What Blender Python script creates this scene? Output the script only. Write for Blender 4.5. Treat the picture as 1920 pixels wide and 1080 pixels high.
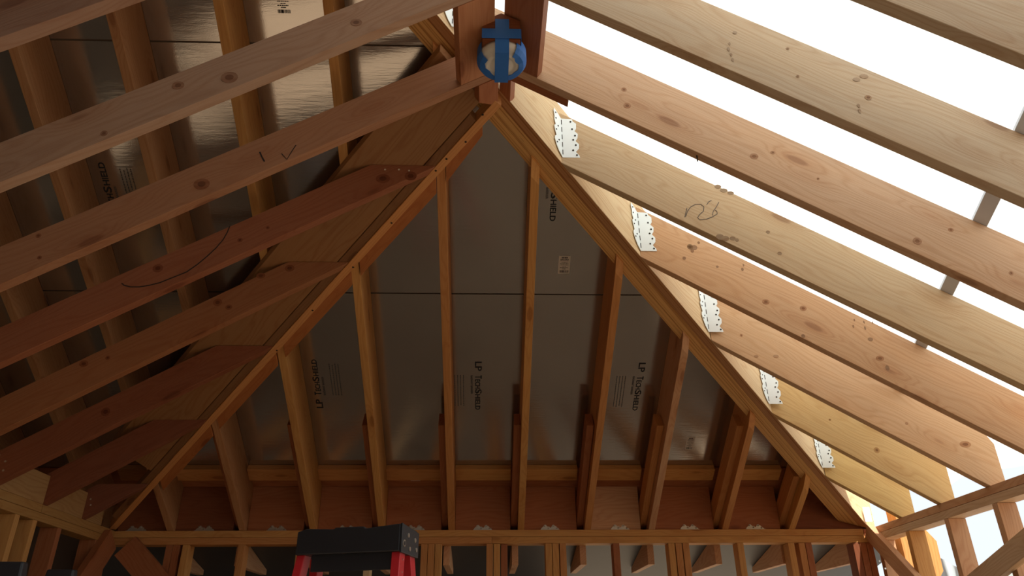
import bpy, bmesh, math, random
from mathutils import Vector, Matrix
random.seed(7)
S = 0.0254                      # everything below is measured in inches
for o in list(bpy.data.objects): bpy.data.objects.remove(o)
scene = bpy.context.scene
col = scene.collection

# ------------------------------------------------------------------ camera
F_PX, PITCH, YAW, ROLL, CAMX = 1384.187, 27.121, 2.093, -0.510, -2.908
p, y, r = map(math.radians, (PITCH, YAW, ROLL))
fwd = Vector((math.sin(y)*math.cos(p), math.cos(y)*math.cos(p), math.sin(p)))
rt = Vector((math.cos(y), -math.sin(y), 0)); up = rt.cross(fwd)
rt2 = rt*math.cos(r) + up*math.sin(r); up2 = up*math.cos(r) - rt*math.sin(r)
cam = bpy.data.cameras.new('camera'); camo = bpy.data.objects.new('camera', cam); col.objects.link(camo)
M = Matrix((( rt2.x, up2.x, -fwd.x, CAMX*S), (rt2.y, up2.y, -fwd.y, 0), (rt2.z, up2.z, -fwd.z, 0), (0, 0, 0, 1)))
camo.matrix_world = M
cam.sensor_width = 36; cam.lens = F_PX/1920*36; cam.clip_start = .02; cam.clip_end = 200
scene.camera = camo

# ------------------------------------------------------------------ light
SKY = 2.7
w = bpy.data.worlds.new('world'); scene.world = w; w.use_nodes = True
bg = w.node_tree.nodes['Background']; bg.inputs[0].default_value = (.90, .965, 1.0, 1); bg.inputs[1].default_value = SKY
sun = bpy.data.lights.new('sun', 'SUN'); sun.energy = 20.0; sun.angle = math.radians(2); sun.color = (1, .93, .82)
suno = bpy.data.objects.new('sun', sun); col.objects.link(suno)
suno.rotation_euler = Vector((-.30, .45, -.84)).to_track_quat('-Z', 'Y').to_euler(); suno.location = (5, 5, 8)
vs = scene.view_settings
vs.view_transform = 'Standard'; vs.look = 'None'; vs.gamma = 1; vs.use_curve_mapping = False; vs.exposure = -1.38

# ------------------------------------------------------------------ dimensions (inches)
W, D, H, t, Y0, JX = 87.711, 178.573, 28.245, .593, 83.324, -75.846
A0 = D - W
SL = math.sqrt(1+t*t)
FLOOR = -68.9
def zl(x): return H + t*(W+x)          # left ceiling plane
def zr(x): return H + t*(W-x)          # right roof plane (undersides)
def zf(y): return H + t*(D-y)          # far roof plane (undersides)

# ------------------------------------------------------------------ materials
def newmat(name):
    m = bpy.data.materials.new(name); m.use_nodes = True
    nt = m.node_tree; b = nt.nodes['Principled BSDF']; return m, nt, b
def N(nt, typ, **kw):
    n = nt.nodes.new(typ)
    for k, v in kw.items(): setattr(n, k, v)
    return n
def math_(nt, op, a, b=None, c=None, clamp=False):
    n = N(nt, 'ShaderNodeMath', operation=op, use_clamp=clamp)
    for i, v in enumerate((a, b, c)):
        if v is None: continue
        if isinstance(v, (int, float)): n.inputs[i].default_value = v
        else: nt.links.new(v, n.inputs[i])
    return n.outputs[0]
def mixc(nt, fac, a, b, mode='MIX'):
    n = N(nt, 'ShaderNodeMix', data_type='RGBA', blend_type=mode)
    for s, v in ((n.inputs[0], fac), (n.inputs[6], a), (n.inputs[7], b)):
        if isinstance(v, (int, float)): s.default_value = v
        elif isinstance(v, tuple): s.default_value = v
        else: nt.links.new(v, s)
    return n.outputs[2]
def ramp(nt, v, lo, hi):
    n = N(nt, 'ShaderNodeMapRange'); n.inputs[1].default_value = lo; n.inputs[2].default_value = hi
    n.interpolation_type = 'SMOOTHSTEP'
    nt.links.new(v, n.inputs[0]); return n.outputs[0]
def vscale(nt, v, s):
    n = N(nt, 'ShaderNodeVectorMath', operation='MULTIPLY'); nt.links.new(v, n.inputs[0]); n.inputs[1].default_value = s; return n.outputs[0]
def noise(nt, v, scale, detail=2, rough=.5):
    n = N(nt, 'ShaderNodeTexNoise'); nt.links.new(v, n.inputs['Vector']); n.inputs['Scale'].default_value = scale
    n.inputs['Detail'].default_value = detail; n.inputs['Roughness'].default_value = rough; return n.outputs[0]

def wood_mat(name, ring=1.0, knots=True, stripes=False, rough=.62):
    m, nt, b = newmat(name)
    tc = N(nt, 'ShaderNodeTexCoord'); oi = N(nt, 'ShaderNodeObjectInfo')
    off = math_(nt, 'MULTIPLY', oi.outputs['Random'], 53.0)
    cmb = N(nt, 'ShaderNodeCombineXYZ'); nt.links.new(off, cmb.inputs[0]); nt.links.new(math_(nt, 'MULTIPLY', off, .37), cmb.inputs[1])
    add = N(nt, 'ShaderNodeVectorMath', operation='ADD'); nt.links.new(tc.outputs['Object'], add.inputs[0]); nt.links.new(cmb.outputs[0], add.inputs[1])
    P = add.outputs[0]
    sep = N(nt, 'ShaderNodeSeparateXYZ'); nt.links.new(tc.outputs['Object'], sep.inputs[0])
    base = oi.outputs['Color']
    warp = noise(nt, vscale(nt, P, (.9, 5, 5)), 1.6, 2)
    kn = None
    if knots:
        vo = N(nt, 'ShaderNodeTexVoronoi'); nt.links.new(vscale(nt, P, (2.6, 8.0, 8.0)), vo.inputs['Vector']); vo.inputs['Scale'].default_value = 1.0
        kd = vo.outputs['Distance']
        kn = ramp(nt, kd, .14, .08)
        halo = ramp(nt, kd, .42, .10)
    zz = math_(nt, 'ADD', math_(nt, 'MULTIPLY', sep.outputs[2], 130.0), math_(nt, 'MULTIPLY', sep.outputs[1], 110.0))
    ph = math_(nt, 'ADD', zz, math_(nt, 'MULTIPLY', warp, 34.0))
    if knots: ph = math_(nt, 'ADD', ph, math_(nt, 'MULTIPLY', halo, 7.0))
    s1 = math_(nt, 'MULTIPLY_ADD', math_(nt, 'SINE', math_(nt, 'MULTIPLY', ph, 2.2)), .5, .5)
    s1 = math_(nt, 'POWER', s1, 2.5)
    fine = ramp(nt, noise(nt, vscale(nt, P, (5, 260, 260)), 1.0, 3, .6), .35, .7)
    blotch = ramp(nt, noise(nt, vscale(nt, P, (.9, 4, 4)), 1.5, 3, .6), .3, .72)
    c = mixc(nt, math_(nt, 'MULTIPLY', s1, .30*ring), base, mixc(nt, 1.0, base, (.72, .52, .38, 1), 'MULTIPLY'))
    c = mixc(nt, math_(nt, 'MULTIPLY', fine, .30), c, mixc(nt, 1.0, c, (.78, .68, .58, 1), 'MULTIPLY'))
    c = mixc(nt, math_(nt, 'MULTIPLY', blotch, .5), c, mixc(nt, 1.0, c, (1.10, 1.02, .90, 1), 'MULTIPLY'))
    sp = ramp(nt, noise(nt, vscale(nt, P, (6, 22, 22)), 2.0, 4, .7), .70, .80)
    c = mixc(nt, math_(nt, 'MULTIPLY', sp, .35), c, mixc(nt, 1.0, c, (.55, .42, .32, 1), 'MULTIPLY'))
    if stripes:   # veneer edges: many thin darker glue lines along the length
        st = ramp(nt, noise(nt, vscale(nt, P, (.5, 110, 110)), 1.0, 2), .50, .62)
        c = mixc(nt, math_(nt, 'MULTIPLY', st, .85), c, mixc(nt, 1.0, c, (.62, .47, .33, 1), 'MULTIPLY'))
        gap = ramp(nt, noise(nt, vscale(nt, P, (9, 150, 150)), 1.0, 2), .70, .76)
        c = mixc(nt, math_(nt, 'MULTIPLY', gap, .8), c, (.05, .025, .012, 1))
    if knots:
        c = mixc(nt, math_(nt, 'MULTIPLY', halo, .35), c, mixc(nt, 1.0, c, (.75, .55, .40, 1), 'MULTIPLY'))
        c = mixc(nt, math_(nt, 'MULTIPLY', kn, .5), c, mixc(nt, 1.0, c, (.38, .22, .14, 1), 'MULTIPLY'))
    nt.links.new(c, b.inputs['Base Color']); b.inputs['Roughness'].default_value = rough
    b.inputs['Specular IOR Level'].default_value = .3
    bu = N(nt, 'ShaderNodeBump'); bu.inputs['Strength'].default_value = .25; bu.inputs['Distance'].default_value = .001
    nt.links.new(fine, bu.inputs['Height']); nt.links.new(bu.outputs[0], b.inputs['Normal'])
    return m
WOOD = wood_mat('sawn_fir')
LVL = wood_mat('laminated_veneer', ring=.3, knots=False, stripes=True)
PLY = wood_mat('veneer_face', ring=1.3, knots=False)

def plain(name, c, rough=.5, metal=0, spec=.5, bump=0, bscale=200):
    m, nt, b = newmat(name)
    tc = N(nt, 'ShaderNodeTexCoord')
    n = noise(nt, tc.outputs['Object'], 12, 3)
    cc = mixc(nt, math_(nt, 'MULTIPLY', n, .25), tuple(c)+(1,), tuple(v*.75 for v in c)+(1,))
    nt.links.new(cc, b.inputs['Base Color'])
    b.inputs['Roughness'].default_value = rough; b.inputs['Metallic'].default_value = metal; b.inputs['Specular IOR Level'].default_value = spec
    if bump:
        bu = N(nt, 'ShaderNodeBump'); bu.inputs['Strength'].default_value = bump; bu.inputs['Distance'].default_value = .002
        nt.links.new(noise(nt, tc.outputs['Object'], bscale, 3), bu.inputs['Height']); nt.links.new(bu.outputs[0], b.inputs['Normal'])
    return m
def foil_mat():
    m, nt, b = newmat('radiant_foil')
    tc = N(nt, 'ShaderNodeTexCoord'); P = tc.outputs['Object']
    n = noise(nt, P, 2.5, 3)
    c = mixc(nt, n, (.58, .545, .52, 1), (.48, .45, .43, 1)); nt.links.new(c, b.inputs['Base Color'])
    b.inputs['Metallic'].default_value = .9
    rr = math_(nt, 'MULTIPLY_ADD', noise(nt, P, 6, 3), .08, .09); nt.links.new(rr, b.inputs['Roughness'])
    h = math_(nt, 'ADD', noise(nt, vscale(nt, P, (9, 70, 70)), 1.0, 3, .6), math_(nt, 'MULTIPLY', noise(nt, P, 260, 2), .35))
    bu = N(nt, 'ShaderNodeBump'); bu.inputs['Strength'].default_value = .22; bu.inputs['Distance'].default_value = .0012
    nt.links.new(h, bu.inputs['Height']); nt.links.new(bu.outputs[0], b.inputs['Normal'])
    return m
FOIL = foil_mat()
ZINC = plain('galvanised_steel', (.88, .94, .96), .45, .3, bump=.15)
ZINCD = plain('dull_zinc', (.62, .58, .50), .45, .7)
INK = plain('black_ink', (.012, .011, .014), .6)
INKG = plain('grey_ink', (.10, .085, .075), .7)
PENCIL = plain('pencil', (.10, .09, .09), .7)
DARKHOLE = plain('nail_hole', (.02, .012, .008), .8)
NAIL = plain('bright_nail', (.75, .70, .62), .3, .9)
PAPER = plain('sticker_paper', (.74, .68, .62), .6)
TAPE = plain('blue_tape', (.03, .19, .68), .6, bump=.2, bscale=400)
PLASTIC = plain('white_plastic', (.80, .78, .73), .4)
BLACKP = plain('black_plastic', (.022, .023, .028), .42, bump=.2, bscale=500)
REDFG = plain('red_fibreglass', (.62, .025, .035), .35)
BLUEFG = plain('blue_fibreglass', (.05, .10, .24), .4)
STEELP = plain('grey_paint', (.62, .66, .76), .55)
DIRT = plain('subfloor', (.38, .29, .20), .9)
PALEFOIL = plain('pale_soffit', (.09, .09, .095), .5, .2, bump=.2, bscale=40)
DARKW = plain('dark_shell', (.16, .11, .08), .9)
def tarp_mat():
    m, nt, b = newmat('white_tarp')
    tc = N(nt, 'ShaderNodeTexCoord')
    n = noise(nt, tc.outputs['Object'], 3, 3)
    c = mixc(nt, ramp(nt, n, .35, .75), (.80, .815, .80, 1), (.70, .77, .785, 1))
    d = N(nt, 'ShaderNodeBsdfDiffuse'); tr = N(nt, 'ShaderNodeBsdfTranslucent'); mx = N(nt, 'ShaderNodeMixShader'); mx.inputs[0].default_value = .58
    nt.links.new(c, d.inputs[0]); nt.links.new(c, tr.inputs[0]); nt.links.new(d.outputs[0], mx.inputs[1]); nt.links.new(tr.outputs[0], mx.inputs[2])
    nt.links.new(mx.outputs[0], nt.nodes['Material Output'].inputs[0]); return m
TARP = tarp_mat()
TARPG = plain('grey_tarp', (.50, .56, .60), .5)

# ------------------------------------------------------------------ colours of the lumber (linear)
def hexc(h):
    v = [int(h[i:i+2], 16)/255 for i in (0, 2, 4)]
    return tuple((c/12.92 if c <= .04045 else ((c+.055)/1.055)**2.4) for c in v)
PALE, TAN, GOLD, REDW, DEEP, CREAM, YEL = [hexc(h) for h in ('d8bc9c', 'cfa480', 'c98f58', 'a86a46', '885034', 'e4cba4', 'd09c5e')]

# ------------------------------------------------------------------ builders
def link(name, me, mat, color=None, parent=None):
    o = bpy.data.objects.new(name, me); col.objects.link(o)
    if mat: me.materials.append(mat)
    if color: o.color = tuple(color)+(1,)
    if parent is not None:
        o.parent = parent
    return o
def tag(o, label=None, cat=None, group=None, kind=None):
    if label: o['label'] = label
    if cat: o['category'] = cat
    if group: o['group'] = group
    if kind: o['kind'] = kind
    return o
def frame(a, b, pts):
    """local frame: X along a->b, Z near vertical, origin at centre"""
    x = (Vector(b)-Vector(a)).normalized()
    z = Vector((0, 0, 1)) if abs(x.z) < .95 else Vector((0, 1, 0))
    yy = z.cross(x).normalized(); z = x.cross(yy)
    c = sum((Vector(q) for q in pts), Vector())/len(pts)
    return Matrix(((x.x, yy.x, z.x, c.x), (x.y, yy.y, z.y, c.y), (x.z, yy.z, z.z, c.z), (0, 0, 0, 1)))
def solid(name, fa, fb, grain, mat=None, color=None, parent=None, bevel=.07):
    """prism between two matching polygons fa, fb (inches); grain = direction vector"""
    n = len(fa); pts = list(fa)+list(fb)
    g = Vector(grain); m = frame((0, 0, 0), g, pts); mi = m.inverted()
    bm = bmesh.new(); vs_ = [bm.verts.new((mi @ Vector(q))*S) for q in pts]
    bm.faces.new(vs_[:n][::-1]); bm.faces.new(vs_[n:])
    for i in range(n): bm.faces.new((vs_[i], vs_[(i+1) % n], vs_[n+(i+1) % n], vs_[n+i]))
    bmesh.ops.recalc_face_normals(bm, faces=bm.faces)
    me = bpy.data.meshes.new(name); bm.to_mesh(me); bm.free()
    o = link(name, me, mat or WOOD, color)
    mw = m.copy(); mw.translation = m.translation*S
    if parent is not None:
        o.parent = parent; o.matrix_parent_inverse = parent.matrix_world.inverted()
    o.matrix_world = mw
    if bevel:
        bv = o.modifiers.new('eased_edges', 'BEVEL'); bv.width = bevel*S; bv.segments = 2; bv.limit_method = 'ANGLE'
    return o
def box(name, x0, x1, y0, y1, z0, z1, mat=None, color=None, parent=None, grain=None, bevel=.07):
    d = (x1-x0, y1-y0, z1-z0)
    if grain is None:
        k = max(range(3), key=lambda i: d[i]); grain = [(1, 0, 0), (0, 1, 0), (0, 0, 1)][k]
    return solid(name, [(x0, y0, z0), (x1, y0, z0), (x1, y0, z1), (x0, y0, z1)], [(x0, y1, z0), (x1, y1, z0), (x1, y1, z1), (x0, y1, z1)], grain, mat, color, parent, bevel)
def empty(name, loc, rot=None):
    o = bpy.data.objects.new(name, None); col.objects.link(o); o.location = Vector(loc)*S; o.empty_display_size = .05
    if rot: o.matrix_world = rot
    bpy.context.view_layer.update(); return o
def meshobj(name, bm, mat, parent=None, mw=None, color=None, smooth=False):
    bmesh.ops.recalc_face_normals(bm, faces=bm.faces)
    me = bpy.data.meshes.new(name); bm.to_mesh(me); bm.free()
    if smooth:
        for f in me.polygons: f.use_smooth = True
    o = link(name, me, mat, color)
    if parent is not None:
        o.parent = parent; o.matrix_parent_inverse = parent.matrix_world.inverted()
    if mw is not None: o.matrix_world = mw
    return o
def ray_hit(px, py, n, c):
    v = fwd*F_PX + rt2*(px-960) + up2*(540-py); n = Vector(n); C = Vector((CAMX, 0, 0))
    return C + v*((c - n.dot(C))/n.dot(v))
def ribbon(name, pts, nrm, width, mat, parent):
    """a drawn stroke: thin raised line following pts on a surface with normal nrm"""
    bm = bmesh.new(); nrm = Vector(nrm).normalized(); th = .03
    rows = []
    for i, q in enumerate(pts):
        d = (pts[min(i+1, len(pts)-1)]-pts[max(i-1, 0)]).normalized(); s = d.cross(nrm)*width/2
        rows.append([bm.verts.new((q+a*s+nrm*h)*S) for a, h in ((-1, 0), (1, 0), (1, th), (-1, th))])
    for a, b in zip(rows, rows[1:]):
        for i in range(4): bm.faces.new((a[i], a[(i+1) % 4], b[(i+1) % 4], b[i]))
    bm.faces.new(rows[0]); bm.faces.new(rows[-1][::-1])
    return meshobj(name, bm, mat, parent)
def disc(name, c, nrm, r, mat, parent, h=.04, sx=1, n=12, ax=None, color=None):
    nrm = Vector(nrm).normalized(); u = Vector(ax).normalized() if ax else (Vector((0, 0, 1)).cross(nrm)).normalized(); v = nrm.cross(u)
    bm = bmesh.new()
    a = [bm.verts.new((Vector(c)+u*r*sx*math.cos(2*math.pi*i/n)+v*r*math.sin(2*math.pi*i/n))*S) for i in range(n)]
    b = [bm.verts.new(q.co+nrm*h*S) for q in a]
    bm.faces.new(a[::-1]); bm.faces.new(b)
    for i in range(n): bm.faces.new((a[i], a[(i+1) % n], b[(i+1) % n], b[i]))
    return meshobj(name, bm, mat, parent, color=color)
def shift(pts, d): return [tuple(Vector(q)+Vector(d)) for q in pts]
def tint(c, k): return tuple(min(1, v*f) for v, f in zip(c, k))

# ------------------------------------------------------------------ shell (setting)
def struct(o): o['kind'] = 'structure'; return o
struct(box('floor', -400, 260, -178, 330, FLOOR-6, FLOOR, DIRT, bevel=0))
HVV = 9.25*SL+.05
def deck(name, poly, mat, th=.5):
    o = solid(name, poly, shift(poly, (0, 0, th)), (1, 0, 0), mat, (.45, .3, .18), bevel=0); return struct(o)
zs = lambda yy: zf(yy)+10.75+.05                 # underside of the far sheathing
zrid = zs(0)
# unseen right decking, added to darken the room with a sun gap; the back slope and the gable that close the house
for ya_, yb_ in ((-178, -112), (-24, 36)):
    RB = [(W+3.4, ya_, zr(W+3.4)+HVV), (W+3.4, yb_, zr(W+3.4)+HVV), (-A0-2, yb_, zr(-A0-2)+HVV), (-A0-2, ya_, zr(-A0-2)+HVV)]
    struct(solid('ceiling_right_light_block', RB, shift(RB, (0, 0, .5)), (1, 0, 0), DARKW, bevel=0))
deck('ceiling_back', [(-400, 0, zrid), (-A0-18, 0, zrid), (90, -178, zrid-t*178), (-400, -178, zrid-t*178)], DARKW, .6)  # unseen back slope, added to control the light
struct(box('ground', -3000, 3000, -3000, 3000, FLOOR-8, FLOOR-6.05, DIRT, bevel=0))
RP = [(-404, -2, zrid+.9), (-A0-2.2, -2, zrid+.9), (W+3.4, D+4.2, zs(D+4.2)+.9), (W+3.4, D+26, zs(D+26)+.9), (-404, D+26, zs(D+26)+.9)]
struct(solid('ceiling_light_seal', RP, shift(RP, (0, 0, .4)), (1, 0, 0), DARKW, bevel=0))  # unseen skin, added to stop light leaking through the sheet seams
struct(box('wall_right_light_block', W+3.55, W+4.1, -178, D+3.5, FLOOR, 4, DARKW, bevel=0))  # unseen solid lower wall, added to cut light coming in from the right
struct(box('wall_porch_light_block', -W-90, 20, D+60.2, D+61, FLOOR-6, H-8, DARKW, bevel=0))  # added screen that keeps the left part of the porch dark
struct(box('wall_left', -404, -400, -178, 200, FLOOR, 160, DARKW, bevel=0))
struct(box('wall_back', -400, W+3.5, -182, -178, FLOOR, 40, DARKW, bevel=0))  # unseen rear wall, also put in to control light
struct(box('wall_far', -400, -W-3.7, D, D+3.5, FLOOR, H+6.5, DARKW, bevel=0))

# ------------------------------------------------------------------ radiant sheathing, 4 ft rows, 8 ft sheets, cut along the hip
def sheet(x0, x1, d0, d1, label):
    ya, yb = D-d0, D-d1                              # ya nearer the eave
    def clip(poly):                                 # keep x - y <= -A0 + 8
        out = []; lim = -A0-2.0
        for i in range(len(poly)):
            a, b = poly[i], poly[(i+1) % len(poly)]; fa, fb = a[0]-a[1]-lim, b[0]-b[1]-lim
            if fa <= 0: out.append(a)
            if (fa < 0) != (fb < 0) and fa != fb:
                k = fa/(fa-fb); out.append((a[0]+(b[0]-a[0])*k, a[1]+(b[1]-a[1])*k))
        return out
    pl = clip([(x0, ya), (x1, ya), (x1, yb), (x0, yb)])
    if len(pl) < 3: return None
    P = [(x, yy, zs(yy)) for x, yy in pl]
    o = solid('roof_sheathing_panel', P, shift(P, (0, t*.45/SL, .45/SL)), (1, 0, 0), FOIL, bevel=0)
    return tag(o, label, 'roof panel', 'foil faced roof sheathing panels')
ROWS = [(-40, 4.3), (4.7, 46.1), (46.35, 87.8), (88.05, 129.6), (129.85, 171.2), (171.45, 178.5)]
XS = [-400, -300.3, -204.2, -108.1, -12.0, 84.1]
panels = {}
rn = ['eave', 'lowest', 'second', 'third', 'fourth', 'topmost']
for ri, (d0, d1) in enumerate(ROWS[1:]):
    for ci in range(len(XS)):
        x0 = XS[ci]+.08 + (0 if ri % 2 == 0 else 47.9); x1 = x0+95.9
        if ri % 2 == 0 and ci == 5: x1 = 95
        x1 = min(x1, 95)
        if x1-x0 < 4: continue
        side = {0: 'far off to the left', 1: 'well left of the left hip', 2: 'left part of the roof behind the rafters', 3: 'behind the left hip', 4: 'centre, between the two hips', 5: 'at the foot of the right hip'}[ci]
        q = sheet(x0, x1, d0, d1, 'silver foil-faced roof panel, %s row, %s' % (rn[ri+1], side))
        if q: panels[(ri, ci)] = q
# the plain (unfoiled) eave boards below the lowest sheets
P = [(-260, D-4.3, zs(D-4.3)), (W-12.3, D-4.3, zs(D-4.3)), (W+3, D+11, zs(D+11)), (W+3, D+26, zs(D+26)), (-260, D+26, zs(D+26))]
o = solid('eave_board', P, shift(P, (0, t*.5/SL, .5/SL)), (1, 0, 0), PLY, REDW, bevel=0); tag(o, 'red-brown bare eave sheathing strip above the far wall plate', 'roof panel')

# printed lettering on the foil ------------------------------------------------
def text_mesh(body):
    cu = bpy.data.curves.new('t', 'FONT'); cu.body = body; cu.resolution_u = 3; cu.offset = .02
    o = bpy.data.objects.new('t', cu); col.objects.link(o); bpy.context.view_layer.update()
    me = bpy.data.meshes.new_from_object(o.evaluated_get(bpy.context.evaluated_depsgraph_get())); bpy.data.objects.remove(o); return me
def add_run(bm, body, u0, u1, v0, v1, frame_):
    me = text_mesh(body); xs = [v.co.x for v in me.vertices]; ys = [v.co.y for v in me.vertices]
    X0, X1, Yb, Yt = min(xs), max(xs), min(ys), max(ys)
    vs_ = [bm.verts.new(frame_(u0+(v.co.x-X0)/(X1-X0)*(u1-u0), v0+(v.co.y-Yb)/(Yt-Yb)*(v1-v0))*S) for v in me.vertices]
    for f in me.polygons:
        try: bm.faces.new([vs_[i] for i in f.vertices])
        except ValueError: pass
    bpy.data.meshes.remove(me)
def surf(x, d, lift=.03):
    yy = D-d; return Vector((x, yy - t*lift/SL, zs(yy) - lift/SL))
def flatobj(name, bm, mat, parent):
    me = bpy.data.meshes.new(name); bm.to_mesh(me); bm.free(); o = link(name, me, mat)
    o.parent = parent; o.matrix_parent_inverse = parent.matrix_world.inverted(); return o
def lettering(x, dstart, sgn, parent, k=1.0, mat=INK):
    """sgn=+1 reads down the slope (d falls), letter tops to +x; -1 the other way"""
    fr = lambda u, v: surf(x+sgn*v*k, dstart-sgn*u*k/SL)
    bm = bmesh.new()
    for body, u0, u1, v0, v1 in (('LP', 0, 2.53, 0, 1.45), ('T', 3.75, 4.65, 0, 1.45), ('ECH', 4.85, 7.4, 0, 1.12), ('S', 7.6, 8.85, 0, 1.42), ('HIELD', 9.05, 13.5, 0, 1.12)):
        add_run(bm, body, u0, u1, v0, v1, fr)
    flatobj('printed_lettering', bm, mat, parent)
    bm = bmesh.new(); add_run(bm, 'RADIANT BARRIER', 3.75, 8.9, -.95, -.5, fr)
    flatobj('printed_lettering', bm, INKG, parent)
    bm = bmesh.new(); rnd = random.Random(3)
    for rrow in range(4):
        u = 3.7; v = -2.6-rrow*.62
        while u < 12.2:
            l = rnd.uniform(.15, .5)
            q = [bm.verts.new(fr(a, b_)*S) for a, b_ in ((u, v), (u+l, v), (u+l, v+.16), (u, v+.16))]; bm.faces.new(q); u += l+.14
    f = flatobj('fine_print', bm, INKG, parent)
lettering(-5.55, 31.5, 1, panels[(0, 4)])
lettering(29.6, 31.4, 1, panels[(0, 4)])
lettering(-39.0, 20.2, -1, panels[(0, 3)])
lettering(8.6, 72.0, 1, panels[(1, 3)])
lettering(-71.4, 58.0, -1, panels[(1, 3)])
def sticker(x, d, w, h, label, parent, bare=False, rot=0):
    fr = lambda u, v, l=.05: surf(x+u, d+v/SL, l)       # u to +x, v up the slope
    bm = bmesh.new()
    a = [bm.verts.new(fr(u, v, .02)*S) for u, v in ((-w/2, -h/2), (w/2, -h/2), (w/2, h/2), (-w/2, h/2))]
    b = [bm.verts.new(fr(u, v, .05)*S) for u, v in ((-w/2, -h/2), (w/2, -h/2), (w/2, h/2), (-w/2, h/2))]
    bm.faces.new(a); bm.faces.new(b)
    for i in range(4): bm.faces.new((a[i], a[(i+1) % 4], b[(i+1) % 4], b[i]))
    st = None
    if not bare:
        st = meshobj('grade_sticker', bm, PAPER); tag(st, label, 'sticker', None)
    else: bm.free(); st = parent
    bm = bmesh.new(); rnd = random.Random(5)
    def rect(u0, u1, v0, v1):
        q = [bm.verts.new(fr(u, v, .08)*S) for u, v in ((u0, v0), (u1, v0), (u1, v1), (u0, v1))]; bm.faces.new(q)
    for ln, (vv, hh, wd) in enumerate(((.42, .09, .5), (.32, .05, .7), (.25, .04, .7), (.16, .03, .5), (.08, .03, .7), (.0, .03, .7), (-.08, .03, .3), (-.15, .04, .7), (-.22, .05, .3))):
        u = -wd/2
        while u < wd/2-.03:
            l = rnd.uniform(.04, .12); rect(u*w, min(u+l, wd/2)*w, vv*h-hh*h*.6, vv*h+hh*h*.2); u += l+.03
    u = -.38
    while u < .38:
        l = rnd.uniform(.015, .05); rect(u*w, (u+l)*w, -.44*h, -.31*h); u += l+rnd.uniform(.012, .04)
    flatobj('printed_marks', bm, INK, st)
sticker(12.0, 52.2, 2.3, 4.0, 'small white barcode sticker on the foil high up, right of centre', panels[(1, 4)])
sticker(44.2, 11.2, 1.9, 3.9, 'small white barcode sticker on the foil low down by the right hip', panels[(0, 4)])
_q = ray_hit(530, 2, (0, t, 1), zf(0)+10.8)
sticker(_q.x, D-_q.y, 2.6, 4.2, '', panels[(2, 3)] if (2, 3) in panels else None, bare=True)

# ------------------------------------------------------------------ plates
plates = []
def plate(name, x0, x1, y0, y1, z0, z1, c, label, g=None):
    o = box(name, x0, x1, y0, y1, z0, z1, WOOD, c); tag(o, label, 'wall plate', g); return o
plate('top_plate', -W-3.5, W-1.6, D, D+3.5, H-1.5, H, YEL, 'golden upper top plate running along the far wall')
plate('top_plate', -W-3.5, -1.6, D, D+3.5, H-3.05, H-1.55, GOLD, 'lower top plate of the far wall, left length up to the joint')
plate('top_plate', -1.55, W+3.5, D, D+3.5, H-3.05, H-1.55, YEL, 'lower top plate of the far wall, right length from the joint')
plate('top_plate', -W-3.5, -W, -10, 147.5, H-1.5, H, hexc('b08650'), 'knotty upper top plate of the left wall, near length')  # left plates take a darker tone standing in for shade on this side
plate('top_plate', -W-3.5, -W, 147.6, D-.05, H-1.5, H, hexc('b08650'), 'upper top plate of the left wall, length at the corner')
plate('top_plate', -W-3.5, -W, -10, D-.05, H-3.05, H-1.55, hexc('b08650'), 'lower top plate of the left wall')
plate('top_plate', W, W+3.5, 0, D-.05, H-1.5, H, TAN, 'brown upper top plate of the right wall under the open sky')
plate('top_plate', W, W+3.5, 0, D-.05, H-3.05, H-1.55, PALE, 'lower top plate of the right wall under the open sky')
plate('top_plate', W-1.5, W+3.5, D+.02, D+3.5, H-1.5, H, REDW, 'short dark plate end at the right corner of the far wall')

# ------------------------------------------------------------------ studs
def stud(x0, x1, y0, y1, c, label, g, top=H-3.08):
    o = box('wall_stud', x0, x1, y0, y1, FLOOR, top, WOOD, c); tag(o, label, 'stud', g); return o
SG = 'studs of the far wall'
far = [(-75.6, 'leftmost stud of the triple stud near the left corner', REDW), (-74.0, 'middle stud of the triple stud near the left corner', REDW), (-71.9, 'pale right stud of the triple stud near the left corner', YEL),
 (-59.4, 'single stud left of the red ladder, nearest the left corner', GOLD), (-46.2, 'single stud just left of the red stepladder', GOLD), (-30.6, 'pale stud seen through the red stepladder', CREAM),
 (-17.8, 'left stud of the triple stud just right of the red ladder', GOLD), (-16.2, 'middle stud of the triple stud just right of the red ladder', GOLD), (-14.6, 'right stud of the triple stud just right of the red ladder', YEL),
 (-2.8, 'left stud of the pair below the plate joint', GOLD), (-1.15, 'right stud of the pair below the plate joint', YEL), (10.8, 'left stud of the triple stud right of centre', YEL), (12.4, 'middle stud of the triple stud right of centre', YEL),
 (14.1, 'right stud of the triple stud right of centre', GOLD), (26.5, 'single red-brown stud right of the centre triple', REDW), (39.4, 'left stud of the pair left of the right hip foot', YEL), (41.1, 'middle stud of the group left of the right hip foot', GOLD),
 (42.8, 'right stud of the group left of the right hip foot', GOLD), (55.6, 'single golden stud between the two right groups', YEL), (67.6, 'left stud of the triple nearest the right corner', YEL), (70.1, 'middle stud of the triple nearest the right corner', GOLD), (71.7, 'right stud of the triple nearest the right corner', REDW)]
for x, l, c in far: stud(x, x+1.5, D, D+3.5, c, 'far wall: '+l, SG)
stud(.55, 2.05, D+.6, D+4.1, REDW, 'far wall: twisted reddish stud right of the plate joint', SG)
stud(83.0, 84.5, D, D+3.5, DEEP, 'right corner post: dark inner stud of the far wall', SG)
stud(84.6, 86.1, D, D+3.5, REDW, 'right corner post: reddish middle stud of the far wall', SG)
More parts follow.
